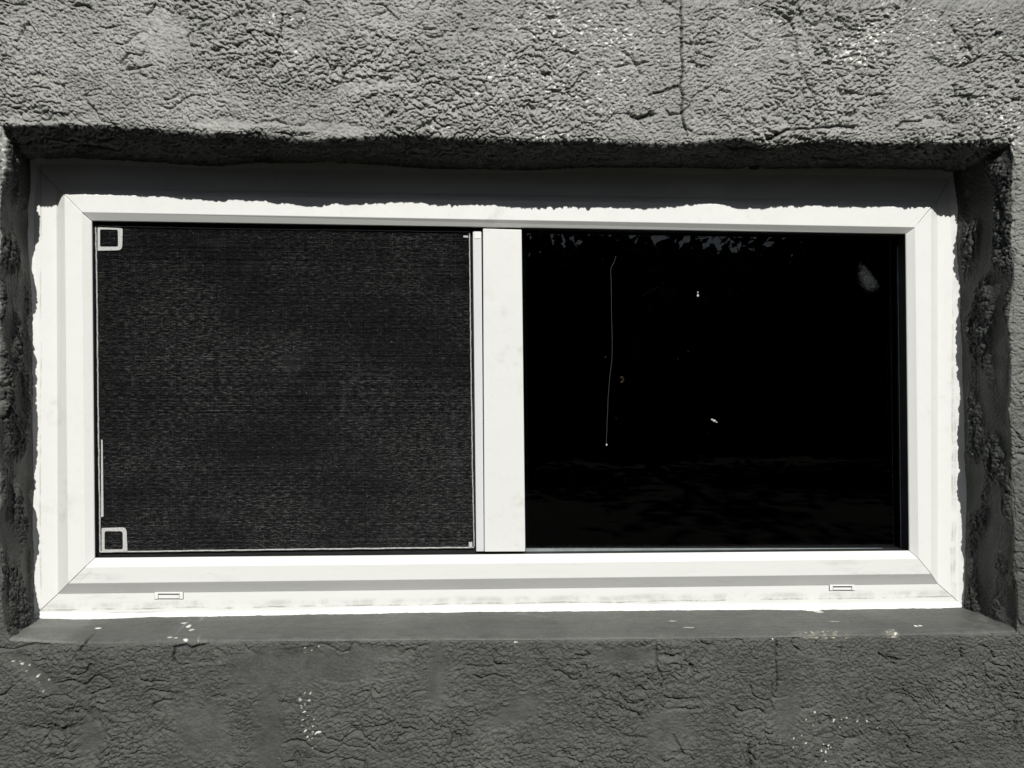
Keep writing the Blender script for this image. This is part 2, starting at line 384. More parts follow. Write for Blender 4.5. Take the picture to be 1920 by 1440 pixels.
# --- stucco of the face
wx = perlin(X*34, Yv*34+3, Z*34)*0.006; wz = perlin(X*34+9, Yv*34, Z*34+5)*0.005
wx2 = perlin(X*110, Yv*110+1, Z*110)*0.0018; wz2 = perlin(X*110+4, Yv*110, Z*110+7)*0.0018
qx, qz = X+wx+wx2, Z+wz+wz2
b1 = np.abs(perlin(qx*102, Yv*90, qz*126)); b2 = np.abs(perlin(qx*190+31, Yv*160, qz*215+3)); b3 = np.abs(perlin(qx*300+11, Yv*240, qz*360+8))
lump = (1-np.exp(-b1*5.5))
fine = (1-np.exp(-b2*5.5))
grit = (1-np.exp(-b3*4.0))
patch = sstep(-0.28, 0.30, perlin(X*7+2, 0.3, Z*9)+0.5*perlin(X*19, 1.3, Z*25))
upper = sstep(-0.2, 0.2, Z)
rough = 0.55+0.55*patch
# trowelled places on the lower wall and beside the arris (pixels -> metres)
tr = np.zeros_like(X)
WA = 0.45*perlin(X*28, 1.5, Z*28)+0.25*perlin(X*75, 1.5, Z*75); WB = 0.45*perlin(X*31+9, 2.5, Z*29)+0.25*perlin(X*81+4, 2.5, Z*75); WC = perlin(X*190, 3.5, Z*190)
def blob(px, py, rx, rz, ang=0.0, soft=0.5, w=1.0, Yd=0.0):
    c = at(px, py, Yd); k = 0.00067
    dx, dz = (X-c[0])/(rx*k), (Z-c[2])/(rz*k)
    ca, sa = math.cos(ang), math.sin(ang); a, b = dx*ca+dz*sa*rz/rx, -dx*sa*rx/rz+dz*ca
    wob = math.cos(px)*WA+math.sin(px)*WB+0.3*WC
    return w*sstep(1+soft, 1-soft, np.sqrt(a*a+b*b)+wob)
for a in [(375,1370,70,50,-0.5,.3,.85),(505,1310,22,110,0,.4,.9),(560,1255,170,38,0),(170,1385,30,50,0),(505,1400,26,60,0),(820,1260,24,70,0),(1240,1375,60,35,0.3,.3,.7),(1480,1330,34,50,0,.4,.75),(700,1225,70,18,0),
          (100,220,90,10,0,.5,.6),(420,232,60,11,0,.5,.7),(630,240,60,10,0,.5,.7),(300,60,50,40,0,.5,.55),(700,155,60,12,0.2,.5,.5),(60,1260,60,16,-0.7),(1180,1230,60,20,0),(960,1340,60,25,0.4)]:
    tr = np.maximum(tr, blob(*a))
edge_s = sstep(0.030, 0.004, np.abs(sg))*np.ones((NT, 1))
tr = np.clip(np.maximum(tr, edge_s*np.where(isS, 0.6, 0.12)), 0, 1)
tr = np.where(isB & (sg < 0), 1.0, tr)
amp = 0.68+0.32*upper
h_face = ((0.0014+0.0020*patch)*lump*rough + 0.0030*fine*(0.6+0.4*rough) + 0.0016*grit)*(1-0.86*tr)*amp - 0.0040
deep = perlin(qx*34+5, 2.2, qz*62)+0.35*perlin(qx*60, 7.2, qz*90)
h_face -= 0.0040*sstep(0.44, 0.66, deep)*(1-tr)*(0.4+0.6*patch)
hook = np.abs(perlin(qx*30+51, 6.2, qz*42+3))
h_face -= 0.0042*np.exp(-(hook/0.055)**2)*sstep(0.10, 0.30, perlin(X*24+8, 9.2, Z*24))*(1-tr)
h_face += 0.0013*perlin(X*11, 4.4, Z*14)+0.0022*perlin(X*4, 8.4, Z*5)
# --- the recess
u = tm
dpt = in_a
s1 = np.abs(perlin(u*13+wx*600, dpt*70+wz*900, 3.0)); s2 = np.abs(perlin(u*45, dpt*150+wx*700, 6.0)); s3 = np.abs(perlin(X*200, Yv*230, Z*190))
h_rec = 0.0050*(1-np.exp(-s1*9))+0.0016*(1-np.exp(-s2*5))+0.0007*(1-np.exp(-s3*4))-0.002
h_side = (0.0044*(1-np.exp(-np.abs(perlin(u*34+wz*70, dpt*62+wx*70, 12.0))*5))+0.0026*(1-np.exp(-np.abs(perlin(u*110+wz*120, dpt*170+wx*120, 2.0))*5))+0.0024*(1-np.exp(-s3*4)))*sstep(-0.35, 0.35, perlin(u*14, dpt*30, 4.2))*1.2 - 0.0035 + 0.004*perlin(u*7, dpt*28, 9.1)
h_sill = 0.0003*perlin(X*130, Yv*200, 5.7)+0.00035*perlin(X*40, Yv*260, 1.7)+0.0007*perlin(X*9, Yv*20, 3.7)+0.00018*perlin(X*300, Yv*500, 1.7)
fade = sstep(-0.094, -0.080, sg)                                # calm where the sealant meets the reveal
h_in = np.where(isB, h_sill, np.where(isT, h_rec*(0.25+0.75*fade), h_side*(0.2+0.8*fade)))
# gouges in the soffit and at the ends of the reveals
h_in = h_in - np.where(isT, 0.004*sstep(0.35, 0.6, perlin(u*18+1, dpt*95+wx*300, 5.5)), 0)
h = face*h_face+(1-face)*h_in
# --- the arris: broken, with thicker rolls of plaster
ar = np.exp(-(sg/0.010)**2)*np.ones((NT, 1))
h += ar*np.where(isB | isS, 0.0006, 0.0011)*(perlin(u*42, 0.5, 2.5)+0.7*perlin(u*120, 0.5, 4.5))
# --- chipped lumps along the top right arris
h += 0.004*blob(1500,250,75,12)*(sg > 0.001)+0.0045*blob(1720,245,45,20)*(sg > 0.001)+0.003*blob(520,243,60,9)
# --- cracks
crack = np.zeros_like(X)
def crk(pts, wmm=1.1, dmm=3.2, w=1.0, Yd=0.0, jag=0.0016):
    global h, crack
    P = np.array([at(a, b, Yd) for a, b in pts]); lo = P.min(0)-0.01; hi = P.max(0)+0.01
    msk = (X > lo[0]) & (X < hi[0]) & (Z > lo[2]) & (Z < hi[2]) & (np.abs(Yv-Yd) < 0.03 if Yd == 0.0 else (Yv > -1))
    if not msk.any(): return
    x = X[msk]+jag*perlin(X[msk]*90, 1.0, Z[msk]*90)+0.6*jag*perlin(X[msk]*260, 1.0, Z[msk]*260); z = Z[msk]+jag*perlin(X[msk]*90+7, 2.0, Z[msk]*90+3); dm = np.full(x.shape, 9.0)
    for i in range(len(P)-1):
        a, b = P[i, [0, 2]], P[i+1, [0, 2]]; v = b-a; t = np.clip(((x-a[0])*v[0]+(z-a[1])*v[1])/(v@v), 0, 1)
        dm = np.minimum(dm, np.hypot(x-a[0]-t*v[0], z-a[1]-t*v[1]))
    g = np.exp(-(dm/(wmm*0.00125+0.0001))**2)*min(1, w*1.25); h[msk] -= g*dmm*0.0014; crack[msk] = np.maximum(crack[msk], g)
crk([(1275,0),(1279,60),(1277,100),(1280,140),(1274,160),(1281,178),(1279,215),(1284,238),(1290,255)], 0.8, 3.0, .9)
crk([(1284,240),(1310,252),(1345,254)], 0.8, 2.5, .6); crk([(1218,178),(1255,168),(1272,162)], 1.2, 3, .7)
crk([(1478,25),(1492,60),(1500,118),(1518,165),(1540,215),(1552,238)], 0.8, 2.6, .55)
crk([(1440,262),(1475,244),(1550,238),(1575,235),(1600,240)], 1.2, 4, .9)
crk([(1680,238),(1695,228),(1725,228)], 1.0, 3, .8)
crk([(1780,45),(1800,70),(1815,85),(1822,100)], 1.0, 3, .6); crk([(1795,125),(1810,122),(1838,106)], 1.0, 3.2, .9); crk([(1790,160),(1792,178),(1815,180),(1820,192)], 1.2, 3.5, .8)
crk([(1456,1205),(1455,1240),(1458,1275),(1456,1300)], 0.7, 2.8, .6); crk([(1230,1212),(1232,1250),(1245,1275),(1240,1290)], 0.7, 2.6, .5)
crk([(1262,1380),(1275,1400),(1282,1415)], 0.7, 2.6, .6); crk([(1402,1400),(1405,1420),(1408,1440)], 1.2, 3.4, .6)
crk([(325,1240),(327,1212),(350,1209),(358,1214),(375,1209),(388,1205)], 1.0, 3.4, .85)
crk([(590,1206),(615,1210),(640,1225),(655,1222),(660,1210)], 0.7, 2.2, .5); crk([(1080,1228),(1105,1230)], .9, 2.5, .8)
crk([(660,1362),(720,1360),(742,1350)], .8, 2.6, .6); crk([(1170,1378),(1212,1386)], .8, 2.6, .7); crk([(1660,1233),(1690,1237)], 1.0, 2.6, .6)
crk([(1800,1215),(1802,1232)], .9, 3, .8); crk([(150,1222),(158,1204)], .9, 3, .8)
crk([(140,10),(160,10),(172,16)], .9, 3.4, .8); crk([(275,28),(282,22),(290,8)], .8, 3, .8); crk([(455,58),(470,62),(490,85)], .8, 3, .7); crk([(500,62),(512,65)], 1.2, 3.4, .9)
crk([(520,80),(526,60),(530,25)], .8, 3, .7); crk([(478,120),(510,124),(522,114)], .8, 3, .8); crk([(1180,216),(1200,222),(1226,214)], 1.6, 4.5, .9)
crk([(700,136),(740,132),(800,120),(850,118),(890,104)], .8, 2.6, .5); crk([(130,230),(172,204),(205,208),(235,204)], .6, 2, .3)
pos_w = base + nrm*h[..., None]
# lumps sag: what stands proud hangs a little lower than it grew
sag = (h_face+0.001)*face*np.where(sg > -0.002, 1.0, 0.0)
pos_w[..., 2] -= 0.5*np.clip(sag, -0.002, 0.006)
# --- paint and tone attributes
chip = np.zeros_like(X)
spk = perlin(X*300+17, 5.0, Z*300)+0.5*perlin(X*170, 3.0, Z*200)
spk2 = 1.15*perlin(X*165+3, 8.0, Z*190)+0.35*perlin(X*330, 3.0, Z*330)
lowspot = sstep(0.55, 0.15, lump)
def chips(px, py, rx, rz, w=1.0, ang=0.0, thr=0.55):
    global chip
    m = blob(px, py, rx, rz, ang, 0.6); k_ = spk if py > 400 else np.maximum(spk, spk2)
    chip = np.maximum(chip, sstep(thr, thr+0.10, k_+0.45*(m-1)+0.10*w)*(m > 0.02))
for a in [(1060,40,110,42,.9),(1130,90,150,70,.45),(1600,85,62,30,2.4,.5),(1590,108,50,20,2.4),(1640,58,42,18,1.8),(1840,200,34,16,1.6,-.4),(1870,220,30,10,1.7,-.4),(1900,240,26,40,1.2),(1030,165,220,60,.15),(1720,60,150,60,.1),(1450,60,110,60,.0),(530,35,30,18,1.0),(560,98,14,8,1.2),(1010,250,60,8,.9),(1740,253,22,6,1.4),(820,240,30,10,1.0),
          (585,1380,20,30,.9),(570,1330,14,40,.9),(1525,1370,14,28,1.5),(1500,1385,30,12,.8),(1545,1405,16,22,.8),(1590,1350,60,16,.2),(60,1262,50,18,.3,-.7),(580,1220,30,10,.3),(10,300,12,60,1.5),(340,1200,40,8,.9),(1450,1195,8,6,1.6),(965,1208,12,8,1.6)]:
    chips(*a)
chip *= (1-0.85*(1-face))
# splashes on the sill
def spot(px, py, rx, ry, w=1.0):
    """flat paint splash on the sill, measured in the horizontal plane"""
    global chip
    z0 = -0.308; dd = FW*F+RT*(px-960)+UP*(720-py); t = (z0-CAM[2])/dd[2]; c = CAM+dd*t
    m = isB & (np.abs(X-c[0]) < 0.05) & (np.abs(Yv-c[1]) < 0.05) & (sg < 0.004)
    r = np.sqrt(((X-c[0])/(rx*0.00058))**2+((Yv-c[1])/(ry*0.0014))**2)+0.45*perlin(X*220, Yv*220, 2.0)
    chip = np.where(m, np.maximum(chip, w*sstep(1.15, 0.8, r)), chip)
for a in [(184,1185,6,2.2),(345,1177,7,2.2),(354,1182,6,3),(360,1188,5,3,.7),(318,1200,5,1.6,.9),(330,1201,4,1.6,.9),(348,1203,5,1.6,.9),(502,1161,4,2,.9),(1523,1149,20,2.2),(1535,1151,10,2,.8),(1718,1171,4,1.7),(1726,1170.5,4,1.7),(1742,1190,4,2),(1565,1165,12,1.2,.4),(1260,1167,10,1.2,.5),(1290,1176,12,1.4,.4)]:
    spot(*a)
bare = sstep(-0.022, -0.008, sg)*np.clip(blob(1540,1192,42,9)*sstep(-0.2, 0.25, perlin(X*170, 1.0, Z*170+Yv*90))+blob(1677,1190,12,6)*0.9, 0, 1)
chip = np.maximum(chip, bare*sstep(0.30, 0.5, perlin(X*260, 2.0, Z*260+Yv*150)+0.1))
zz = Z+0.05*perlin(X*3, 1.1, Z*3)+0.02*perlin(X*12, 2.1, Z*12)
wall_tone = sstep(-0.30, 0.30, zz)*0.55+0.45*sstep(0.26, 0.34, zz)  # darker low on the wall, paler higher up
wall_tone = np.where(isB & (sg < 0.002), 0.11+0.07*perlin(X*5, Yv*25, 1.0)+0.05*perlin(X*14, Yv*190, 4.0)+0.04*perlin(X*60, Yv*130, 6.0), wall_tone)
wall_tone = np.where((isS) & (sg < -0.004), -0.12+0.25*np.clip(1-in_a/0.05, 0, 1)*sstep(0.0, 0.4, perlin(u*30, dpt*40, 3.3)), wall_tone)  # side reveals darker than the face, paler in patches near the lip
wall_tone = np.where((isT) & (sg < -0.003), 0.10, wall_tone)
rx_ = sstep(0.35, 0.75, X)*0.22*sstep(0.2, 0.4, Z)              # slightly darker towards the right
wall_tone = np.clip(wall_tone*(1-rx_)+0.05*perlin(X*16, 3.0, Z*16), -0.15, 1)
sc = blob(300,60,50,40)*0.25+blob(680,148,60,16)*0.35
wall_tone = np.clip(wall_tone+sc*(perlin(X*120, 0, Z*120) > -0.1), -0.15, 1.35)
wall_tone = wall_tone + (isB & (sg < 0.0))*0.16*np.clip(blob(60,1185,70,20,Yd=0.03), 0, 1)

fullN = grid_normals(pos_w)
if flip: fullN = -fullN
def wall_part(name, cols, t_idx, label=None, closed=False):
    """cols: range of s rows, t_idx: consecutive perimeter columns"""
    a, b = cols; ns = b-a; nt_ = len(t_idx)
    P = pos_w[t_idx][:, a:b].reshape(-1, 3); Nn = fullN[t_idx][:, a:b].reshape(-1, 3)
    ii, jj = np.meshgrid(np.arange(nt_ if closed else nt_-1), np.arange(ns-1), indexing='ij'); i2 = (ii+1) % nt_
    f = np.stack([ii*ns+jj, i2*ns+jj, i2*ns+jj+1, ii*ns+jj+1], -1).reshape(-1, 4)
    # orientation by the relief normal
    v = P[f[:50]]; cr = np.cross(v[:, 1]-v[:, 0], v[:, 2]-v[:, 0])
    if (cr*Nn[f[:50, 0]]).sum() < 0: f = f[:, ::-1]
    me = bpy.data.meshes.new(name); me.vertices.add(len(P)); me.vertices.foreach_set('co', P.astype(np.float32).ravel())
    nf = len(f); me.loops.add(nf*4); me.loops.foreach_set('vertex_index', f.astype(np.int32).ravel())
    me.polygons.add(nf); me.polygons.foreach_set('loop_start', np.arange(0, nf*4, 4, dtype=np.int32)); me.polygons.foreach_set('loop_total', np.full(nf, 4, dtype=np.int32))
    me.update(calc_edges=True)
    me.polygons.foreach_set('use_smooth', np.ones(nf, dtype=bool))
    for an, arr in (('wall_tone', wall_tone), ('chip', chip), ('crack', crack), ('trowelled', np.broadcast_to(tr, X.shape)), ('bare', bare)):
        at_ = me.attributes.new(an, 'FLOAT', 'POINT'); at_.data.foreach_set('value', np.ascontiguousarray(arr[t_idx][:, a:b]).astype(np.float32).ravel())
    me.materials.append(STUCCO)
    o = bpy.data.objects.new(name, me); link(o); o.parent = wall; o.matrix_parent_inverse = Matrix.Translation(-Vector(wall.location))
    if label: o['label'] = label
    return o
c0 = cnt['T']; c1 = c0+cnt['R']; c2 = c1+cnt['B']
idx = np.arange(NT)
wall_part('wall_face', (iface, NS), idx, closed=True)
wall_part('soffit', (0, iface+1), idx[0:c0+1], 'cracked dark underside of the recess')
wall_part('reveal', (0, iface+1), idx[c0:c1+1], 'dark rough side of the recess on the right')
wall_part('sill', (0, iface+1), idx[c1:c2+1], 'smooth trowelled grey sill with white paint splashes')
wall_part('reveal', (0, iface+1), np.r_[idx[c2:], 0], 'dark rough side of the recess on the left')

# ------------------------------------------------------------------ the window
win = empty('window', tuple(at(960, 1150, YF)))
win['kind'] = 'thing'; wall['kind'] = 'thing'
tag(win, 'white plastic window, fly screen over its left half, bare dark glass in its right', 'window')
rings = [  # TL, TR, BR, BL pixel corners and depth
 ([(62,306),(1783,329),(1801,1132),(69,1150)], 0.140),
 ([(62,306),(1783,329),(1801,1132),(69,1150)], YF),
 ([(106,352),(1758,377),(1758.5,1095),(108.7,1113.5)], YF),
 ([(107.3,353.2),(1757,378),(1757.3,1093.7),(110.2,1112)], YF-0.0012),
 ([(121,365),(1746,389),(1746,1076),(128,1094)], YP),
 ([(152.5,397.5),(1716,426),(1722.5,1047.5),(158.7,1063.7)], YP),
 ([(171,413),(1699,437.6),(1706,1034),(176.5,1047.6)], YI-0.0010),
 ([(172.5,414.3),(1697.5,438.8),(1704.5,1032.5),(178,1046)], YI),
 ([(172.5,414.3),(1697.5,438.8),(1704.5,1032.5),(178,1046)], YI+0.0012)]
RG = []
for k, (c, y) in enumerate(rings):
    ref = YF if k == 0 else (YI if k == 8 else y)
    P = [at(a, b, ref) for a, b in c]
    for p in P: p[1] = y
    RG.append([Vector(p) for p in P])
def rail(name, i, j, mat, label=None):
    """the length of frame between ring corners i and j, cut on the mitres, a hair short of them"""
    vs, fs = [], []
    g = 0.00028
    for r in RG:
        a, b = r[i].copy(), r[j].copy(); d = (b-a).normalized(); a += d*g*1.4; b -= d*g*1.4
        vs += [a, b]
    k = len(RG)
    for q_ in range(k-1): fs.append((q_*2, q_*2+1, q_*2+3, q_*2+2))
    fs.append(((k-1)*2, (k-1)*2+1, 1, 0))
    fs.append(tuple(q_*2 for q_ in range(k))[::-1]); fs.append(tuple(q_*2+1 for q_ in range(k)))
    o = mesh_obj(name, vs, fs, mat, win)
    bm = bmesh.new(); bm.from_mesh(o.data); bmesh.ops.recalc_face_normals(bm, faces=bm.faces); bm.to_mesh(o.data); bm.free()
    if label: o['label'] = label
    bevel(o, 0.0005, 2)
    return o
top_r = rail('frame_rail', 0, 1, PVC, 'head rail of the frame, upper part in shade')
jr = rail('frame_rail', 1, 2, PVC); jl = rail('frame_rail', 3, 0, PVC)
bot_r = rail('frame_rail', 2, 3, PVC_SILL, 'bottom rail of the frame with two drainage covers')
for nm, o in (('weld_line', None),): pass
def wedge(px_pts, Y, w, mat, name, parent):
    """thin raised welded line on a flat face"""
    mb = MB(); pts = [Vector(at(a, b, Y)) for a, b in px_pts]; mb.tube([p for p in pts], w, 5)
    return mb.build(name, mat, parent)
WELD = mat_pvc('weld_seam', base=(0.60, 0.60, 0.57), dirt=0.5)
wedge([(1727,399),(1703,421)], YP-0.00001, 0.00028, WELD, 'weld_seam', win)
wedge([(172,1068),(148,1092)], YP-0.00001, 0.00028, WELD, 'weld_seam', win)

# black rubber lining of the opening, right behind the inner bevel
def lining():
    I7 = RG[7]; c = sum(I7, Vector())/4; vs = []
    for off, y in ((-0.0003, YI+0.0014), (-0.0003, 0.130), (0.004, 0.130), (0.004, YI+0.0060)):
        for p in I7:
            vs.append((p.x+math.copysign(off, p.x-c.x), y, p.z+math.copysign(off, p.z-c.z)))
    fs = [(k*4+i, k*4+(i+1) % 4, ((k+1) % 4)*4+(i+1) % 4, ((k+1) % 4)*4+i) for k in range(4) for i in range(4)]
    o = mesh_obj('glazing_seal', vs, fs, RUBBER, win)
    bm = bmesh.new(); bm.from_mesh(o.data); bmesh.ops.recalc_face_normals(bm, faces=bm.faces); bm.to_mesh(o.data); bm.free()
lining()
# mullion, sash stile
def pxquad(c, Y): return [(float(at(a, b, Y)[0]), float(at(a, b, Y)[2])) for a, b in c]
mu = MB(); mu.slab(pxquad([(908.5,1034.5),(985,1034.2),(978,430.5),(905.5,428.5)], 0.0897), 0.0897, 0.135)
o = mu.build('mullion', MULL, win); bevel(o, 0.0008, 2)
st = MB(); st.slab(pxquad([(893,1034),(907.3,1034),(902.6,433.5),(886.5,433)], 0.0965), 0.0965, 0.130)
o = st.build('sash_stile', SASH, win); bevel(o, 0.0005, 2)
jb = MB(); jb.slab(pxquad([(889.5,447),(901.6,447),(901.5,434),(889,434)], 0.0959), 0.0959, 0.0967)
jb.build('stile_cap', PVC, win)
# glass, gaskets, spacers
def ringbars(outer, inner, Y, y1, name, mat, parent, sides='TRBL'):
    mb = MB(); O = pxquad(outer, Y); I_ = pxquad(inner, Y)    # TL TR BR BL
    for s, (a, b) in zip('TRBL', ((0, 1), (1, 2), (2, 3), (3, 0))):
        if s not in sides: continue
        mb.slab([O[b], O[a], I_[a], I_[b]][::-1] if False else [I_[a], I_[b], O[b], O[a]], Y, y1)
    o = mb.build(name, mat, parent)
    bm = bmesh.new(); bm.from_mesh(o.data); bmesh.ops.recalc_face_normals(bm, faces=bm.faces); bm.to_mesh(o.data); bm.free()
    return o
gp = MB(); q4 = pxquad([(978,1040),(1712,1040),(1706,430),(972,424)], 0.112); gp.slab(q4, 0.112, 0.118)
pane_r = gp.build('glass_pane', GLASS_M, win); pane_r['label'] = 'bare dark glass with a rubbed smear near its upper right corner'
gp = MB(); q4 = pxquad([(172,1048),(892,1042),(888,424),(166,408)], 0.120); gp.slab(q4, 0.120, 0.126)
gp.build('glass_pane', GLASS, win)['label'] = 'dark glass behind the fly screen'
ringbars([(976,428),(1703,434),(1709,1037),(983,1038)], [(986,437),(1686,446),(1693,1027),(991.5,1028.5)], 0.1195, 0.124, 'glass_gasket', RUBBER, win)
ringbars([(980,434),(1700,440),(1705.5,1033),(986,1034)], [(980.5,434.6),(1699.2,441),(1704.6,1028.3),(986.5,1029)], 0.1085, 0.1120, 'bottom_bead', GREY_RUBBER, win, 'B')
ringbars([(1699.5,440),(1704,440),(1711,1034),(1706.5,1034)], [(1699.6,440),(1699.9,440),(1706.7,1033),(1706.4,1033)], 0.1080, 0.1118, 'side_gasket', RUBBER, win)
sp_ = MB(); sp_.slab(pxquad([(1689.2,1026),(1690.8,1026),(1684.4,461),(1682.8,461)], 0.1112), 0.1108, 0.1118)
sp_.build('spacer_bar', SPACER, win)
# fly screen
scr = empty('fly_screen', tuple(at(535, 1030, 0.099))); scr.parent = win; scr.matrix_parent_inverse = Matrix.Translation(-Vector(win.location))
def part2(o):      # meshes built in world space, hung under the screen
    o.parent = scr; o.matrix_parent_inverse = Matrix.Translation(-Vector(scr.location))
    return o
YS = 0.099
ringbars([(165,408),(891,426),(896,1043),(172,1052)], [(181,424),(884.5,435.5),(889,1029),(188,1035)], YS+0.0035, YS+0.009, 'screen_gasket', RUBBER, win)
# edge cord: thin pale line round the mesh, slightly wandering
random.seed(4)
def cord(pts, r, Y, n=24):
    out = []
    for (a, b), (c, d) in zip(pts[:-1], pts[1:]):
        for k in range(n):
            t = k/n; out.append(Vector(at(a+(c-a)*t+random.uniform(-.35, .35), b+(d-b)*t+random.uniform(-.35, .35), Y)))
    out.append(Vector(at(*pts[-1], Y))); return out
mb = MB(); mb.tube(cord([(179.5,423),(182,560),(184,760),(187,960),(187.5,1034)], 1, YS), 0.0009, 6)
part2(mb.build('edge_cord', ALU)); mb = MB(); mb.tube(cord([(180,423.5),(400,428),(880,434.5)], 1, YS), 0.00050, 6)
part2(mb.build('edge_cord', ALU)); mb = MB(); mb.tube(cord([(880,434.5),(882.5,640),(885.5,860),(888.8,1025)], 1, YS), 0.00075, 6)
part2(mb.build('edge_cord', ALU)); mb = MB(); mb.tube(cord([(888,1026.5),(560,1030),(187.5,1035)], 1, YS), 0.0010, 6)
part2(mb.build('edge_cord', ALU))
# woven mesh: every strand is a thread
def weave():
    V, Fc = [], []
    TL, TR, BR, BL = [Vector(at(a, b, YS)) for a, b in ((181,424.5),(884,435.5),(888.5,1027.5),(188,1034))]
    r = np.random.RandomState(3)
    pitch = 0.00142
    def strand(a, b, w, yo, seg, seed):
        n0 = len(V); d = (b-a); perp = Vector((-d.z, 0, d.x)).normalized()
        for k in range(seg+1):
            t = k/seg; p = a+d*t
            wv = 0.00016*math.sin(seed*1.7+t*9+math.sin(seed*.37+t*23))
            q = p+perp*wv
            V.append((q.x-perp.x*w, YS+yo, q.z-perp.z*w)); V.append((q.x, YS+yo-w*0.9, q.z)); V.append((q.x+perp.x*w, YS+yo, q.z+perp.z*w))
        for k in range(seg):
            a0 = n0+k*3; Fc.append((a0, a0+3, a0+4, a0+1)); Fc.append((a0+1, a0+4, a0+5, a0+2))
    nv = int((TL-BL).length/pitch); nh = int((TR-TL).length/pitch)
    for i in range(1, nv):
        t = i/nv+r.normal()*0.00012; strand(TL.lerp(BL, t), TR.lerp(BR, t), 0.00021*(1+0.22*r.normal()), 0, 14, i)
    for i in range(1, nh):
        t = i/nh+r.normal()*0.00008; strand(TL.lerp(TR, t), BL.lerp(BR, t), 0.00014*(1+0.15*r.normal()), 0.00022, 10, i*1.3+400)
    return V, Fc
V_, F_ = weave()
o = mesh_obj('mesh_fabric', V_, F_, SCREEN); o['kind'] = 'stuff'; part2(o)
# square corner tabs
def tab(c, name='corner_tab'):
    """c: outer TL TR BR BL and inner TL TR BR BL pixel corners, rounded"""
    def rounded(q, rad, n=5):
        out = []
        for i in range(4):
            p = Vector((*q[i], 0)); a = Vector((*q[i-1], 0)); b = Vector((*q[(i+1) % 4], 0))
            pa = p+(a-p).normalized()*rad[i]; pb = p+(b-p).normalized()*rad[i]
            for k in range(n+1):
                t = k/n; out.append(((1-t)**2*pa+2*t*(1-t)*p+t*t*pb))
        return out
    Oo = rounded(c[0], c[2]); Ii = rounded(c[1], c[3]); n = len(Oo); vs = []
    for y in (YS-0.0013, YS-0.0004):
        vs += [at(p.x, p.y, y) for p in Oo]+[at(p.x, p.y, y) for p in Ii]
    fs = []
    for i in range(n):
        j = (i+1) % n
        fs += [(i, j, n+j, n+i), (2*n+j, 2*n+i, 3*n+i, 3*n+j), (i, 2*n+i, 2*n+j, j), (n+j, 3*n+j, 3*n+i, n+i)]
    o = mesh_obj(name, vs, fs, TAPE)
    bm = bmesh.new(); bm.from_mesh(o.data); bmesh.ops.recalc_face_normals(bm, faces=bm.faces); bm.to_mesh(o.data); bm.free()
    return part2(o)
tab(([(183,426),(230,428),(229,469),(183,470)], [(187.5,430),(221,430.5),(221.5,462.5),(187.5,462.5)], [2,4,9,1], [3,4,3,3]))
tab(([(190.5,990),(237,988.5),(239,1034),(190.5,1036)], [(196,996),(230,996),(230.5,1030),(196,1030.5)], [2,9,2,2], [4,5,4,3]))
mb = MB(); q4 = pxquad([(189.5,970),(194,968),(192.3,826),(189.6,824)], YS-0.0012); mb.slab(q4, YS-0.0012, YS-0.0004); part2(mb.build('edge_tape', TAPE))
mb = MB(); mb.slab(pxquad([(869,445),(878,445.3),(878,442),(869,441.5)], YS-0.0012), YS-0.0012, YS-0.0004); part2(mb.build('corner_clip', TAPE))
mb = MB(); mb.slab(pxquad([(879,1026),(885.5,1026),(885.5,1016.5),(879,1016.5)], YS-0.0012), YS-0.0012, YS-0.0004); part2(mb.build('corner_clip', TAPE))

# sealant bead round the frame
def bead(name, sd, inner_px, label=None):
    n = 420 if sd in 'TB' else 220
    O = walk(inn[sd], n, YF); I_ = walk(inner_px, n, YF); prof = 9
    vs = np.zeros((n+1, prof, 3)); tt = np.linspace(0, 1, n+1)*n*0.003
    w1 = perlin(tt*14, 0.3, ord(sd)*1.1); w2 = perlin(tt*55, 1.3, ord(sd)*1.1); w3 = perlin(tt*160, 2.3, ord(sd)*1.1)
    outd = O-I_; L_ = np.linalg.norm(outd, axis=1)[:, None]
    I2 = I_+outd/L_*(0.0014*w1+0.0006*w2)[:, None]
    for k in range(prof):
        u_ = k/(prof-1)
        P = I2*(1-u_)+(O+outd/L_*0.004)*u_
        rise = {'B': 0.0085, 'T': 0.005, 'L': 0.006, 'R': 0.006}[sd]
        y = YF+0.0004-rise*(u_**(1.3 if sd == 'B' else 1.8))-0.0009*np.sin(u_*math.pi)+(0.0010*w1+0.0007*w2+0.0004*w3)*math.sin(min(1, u_*1.3)*math.pi*0.5)
        vs[:, k] = P; vs[:, k, 1] = y
    me_v = vs.reshape(-1, 3); fs = [(i*prof+k, (i+1)*prof+k, (i+1)*prof+k+1, i*prof+k+1) for i in range(n) for k in range(prof-1)]
    o = mesh_obj(name, me_v, fs, SEAL, win, True)
    if label: o['label'] = label
    return o
bead('sealant_bead', 'T', [(70,309),(400,317),(760,325),(1200,326),(1778,335)])
bead('sealant_bead', 'R', [(1778,335),(1784,500),(1788,760),(1795,1000),(1796,1128)])
bead('sealant_bead', 'B', [(1796,1128),(1440,1131),(1100,1131.5),(900,1133.5),(700,1138),(480,1145),(300,1148),(76,1147)])
bead('sealant_bead', 'L', [(76,1147),(74,900),(73,600),(66,420),(70,309)])

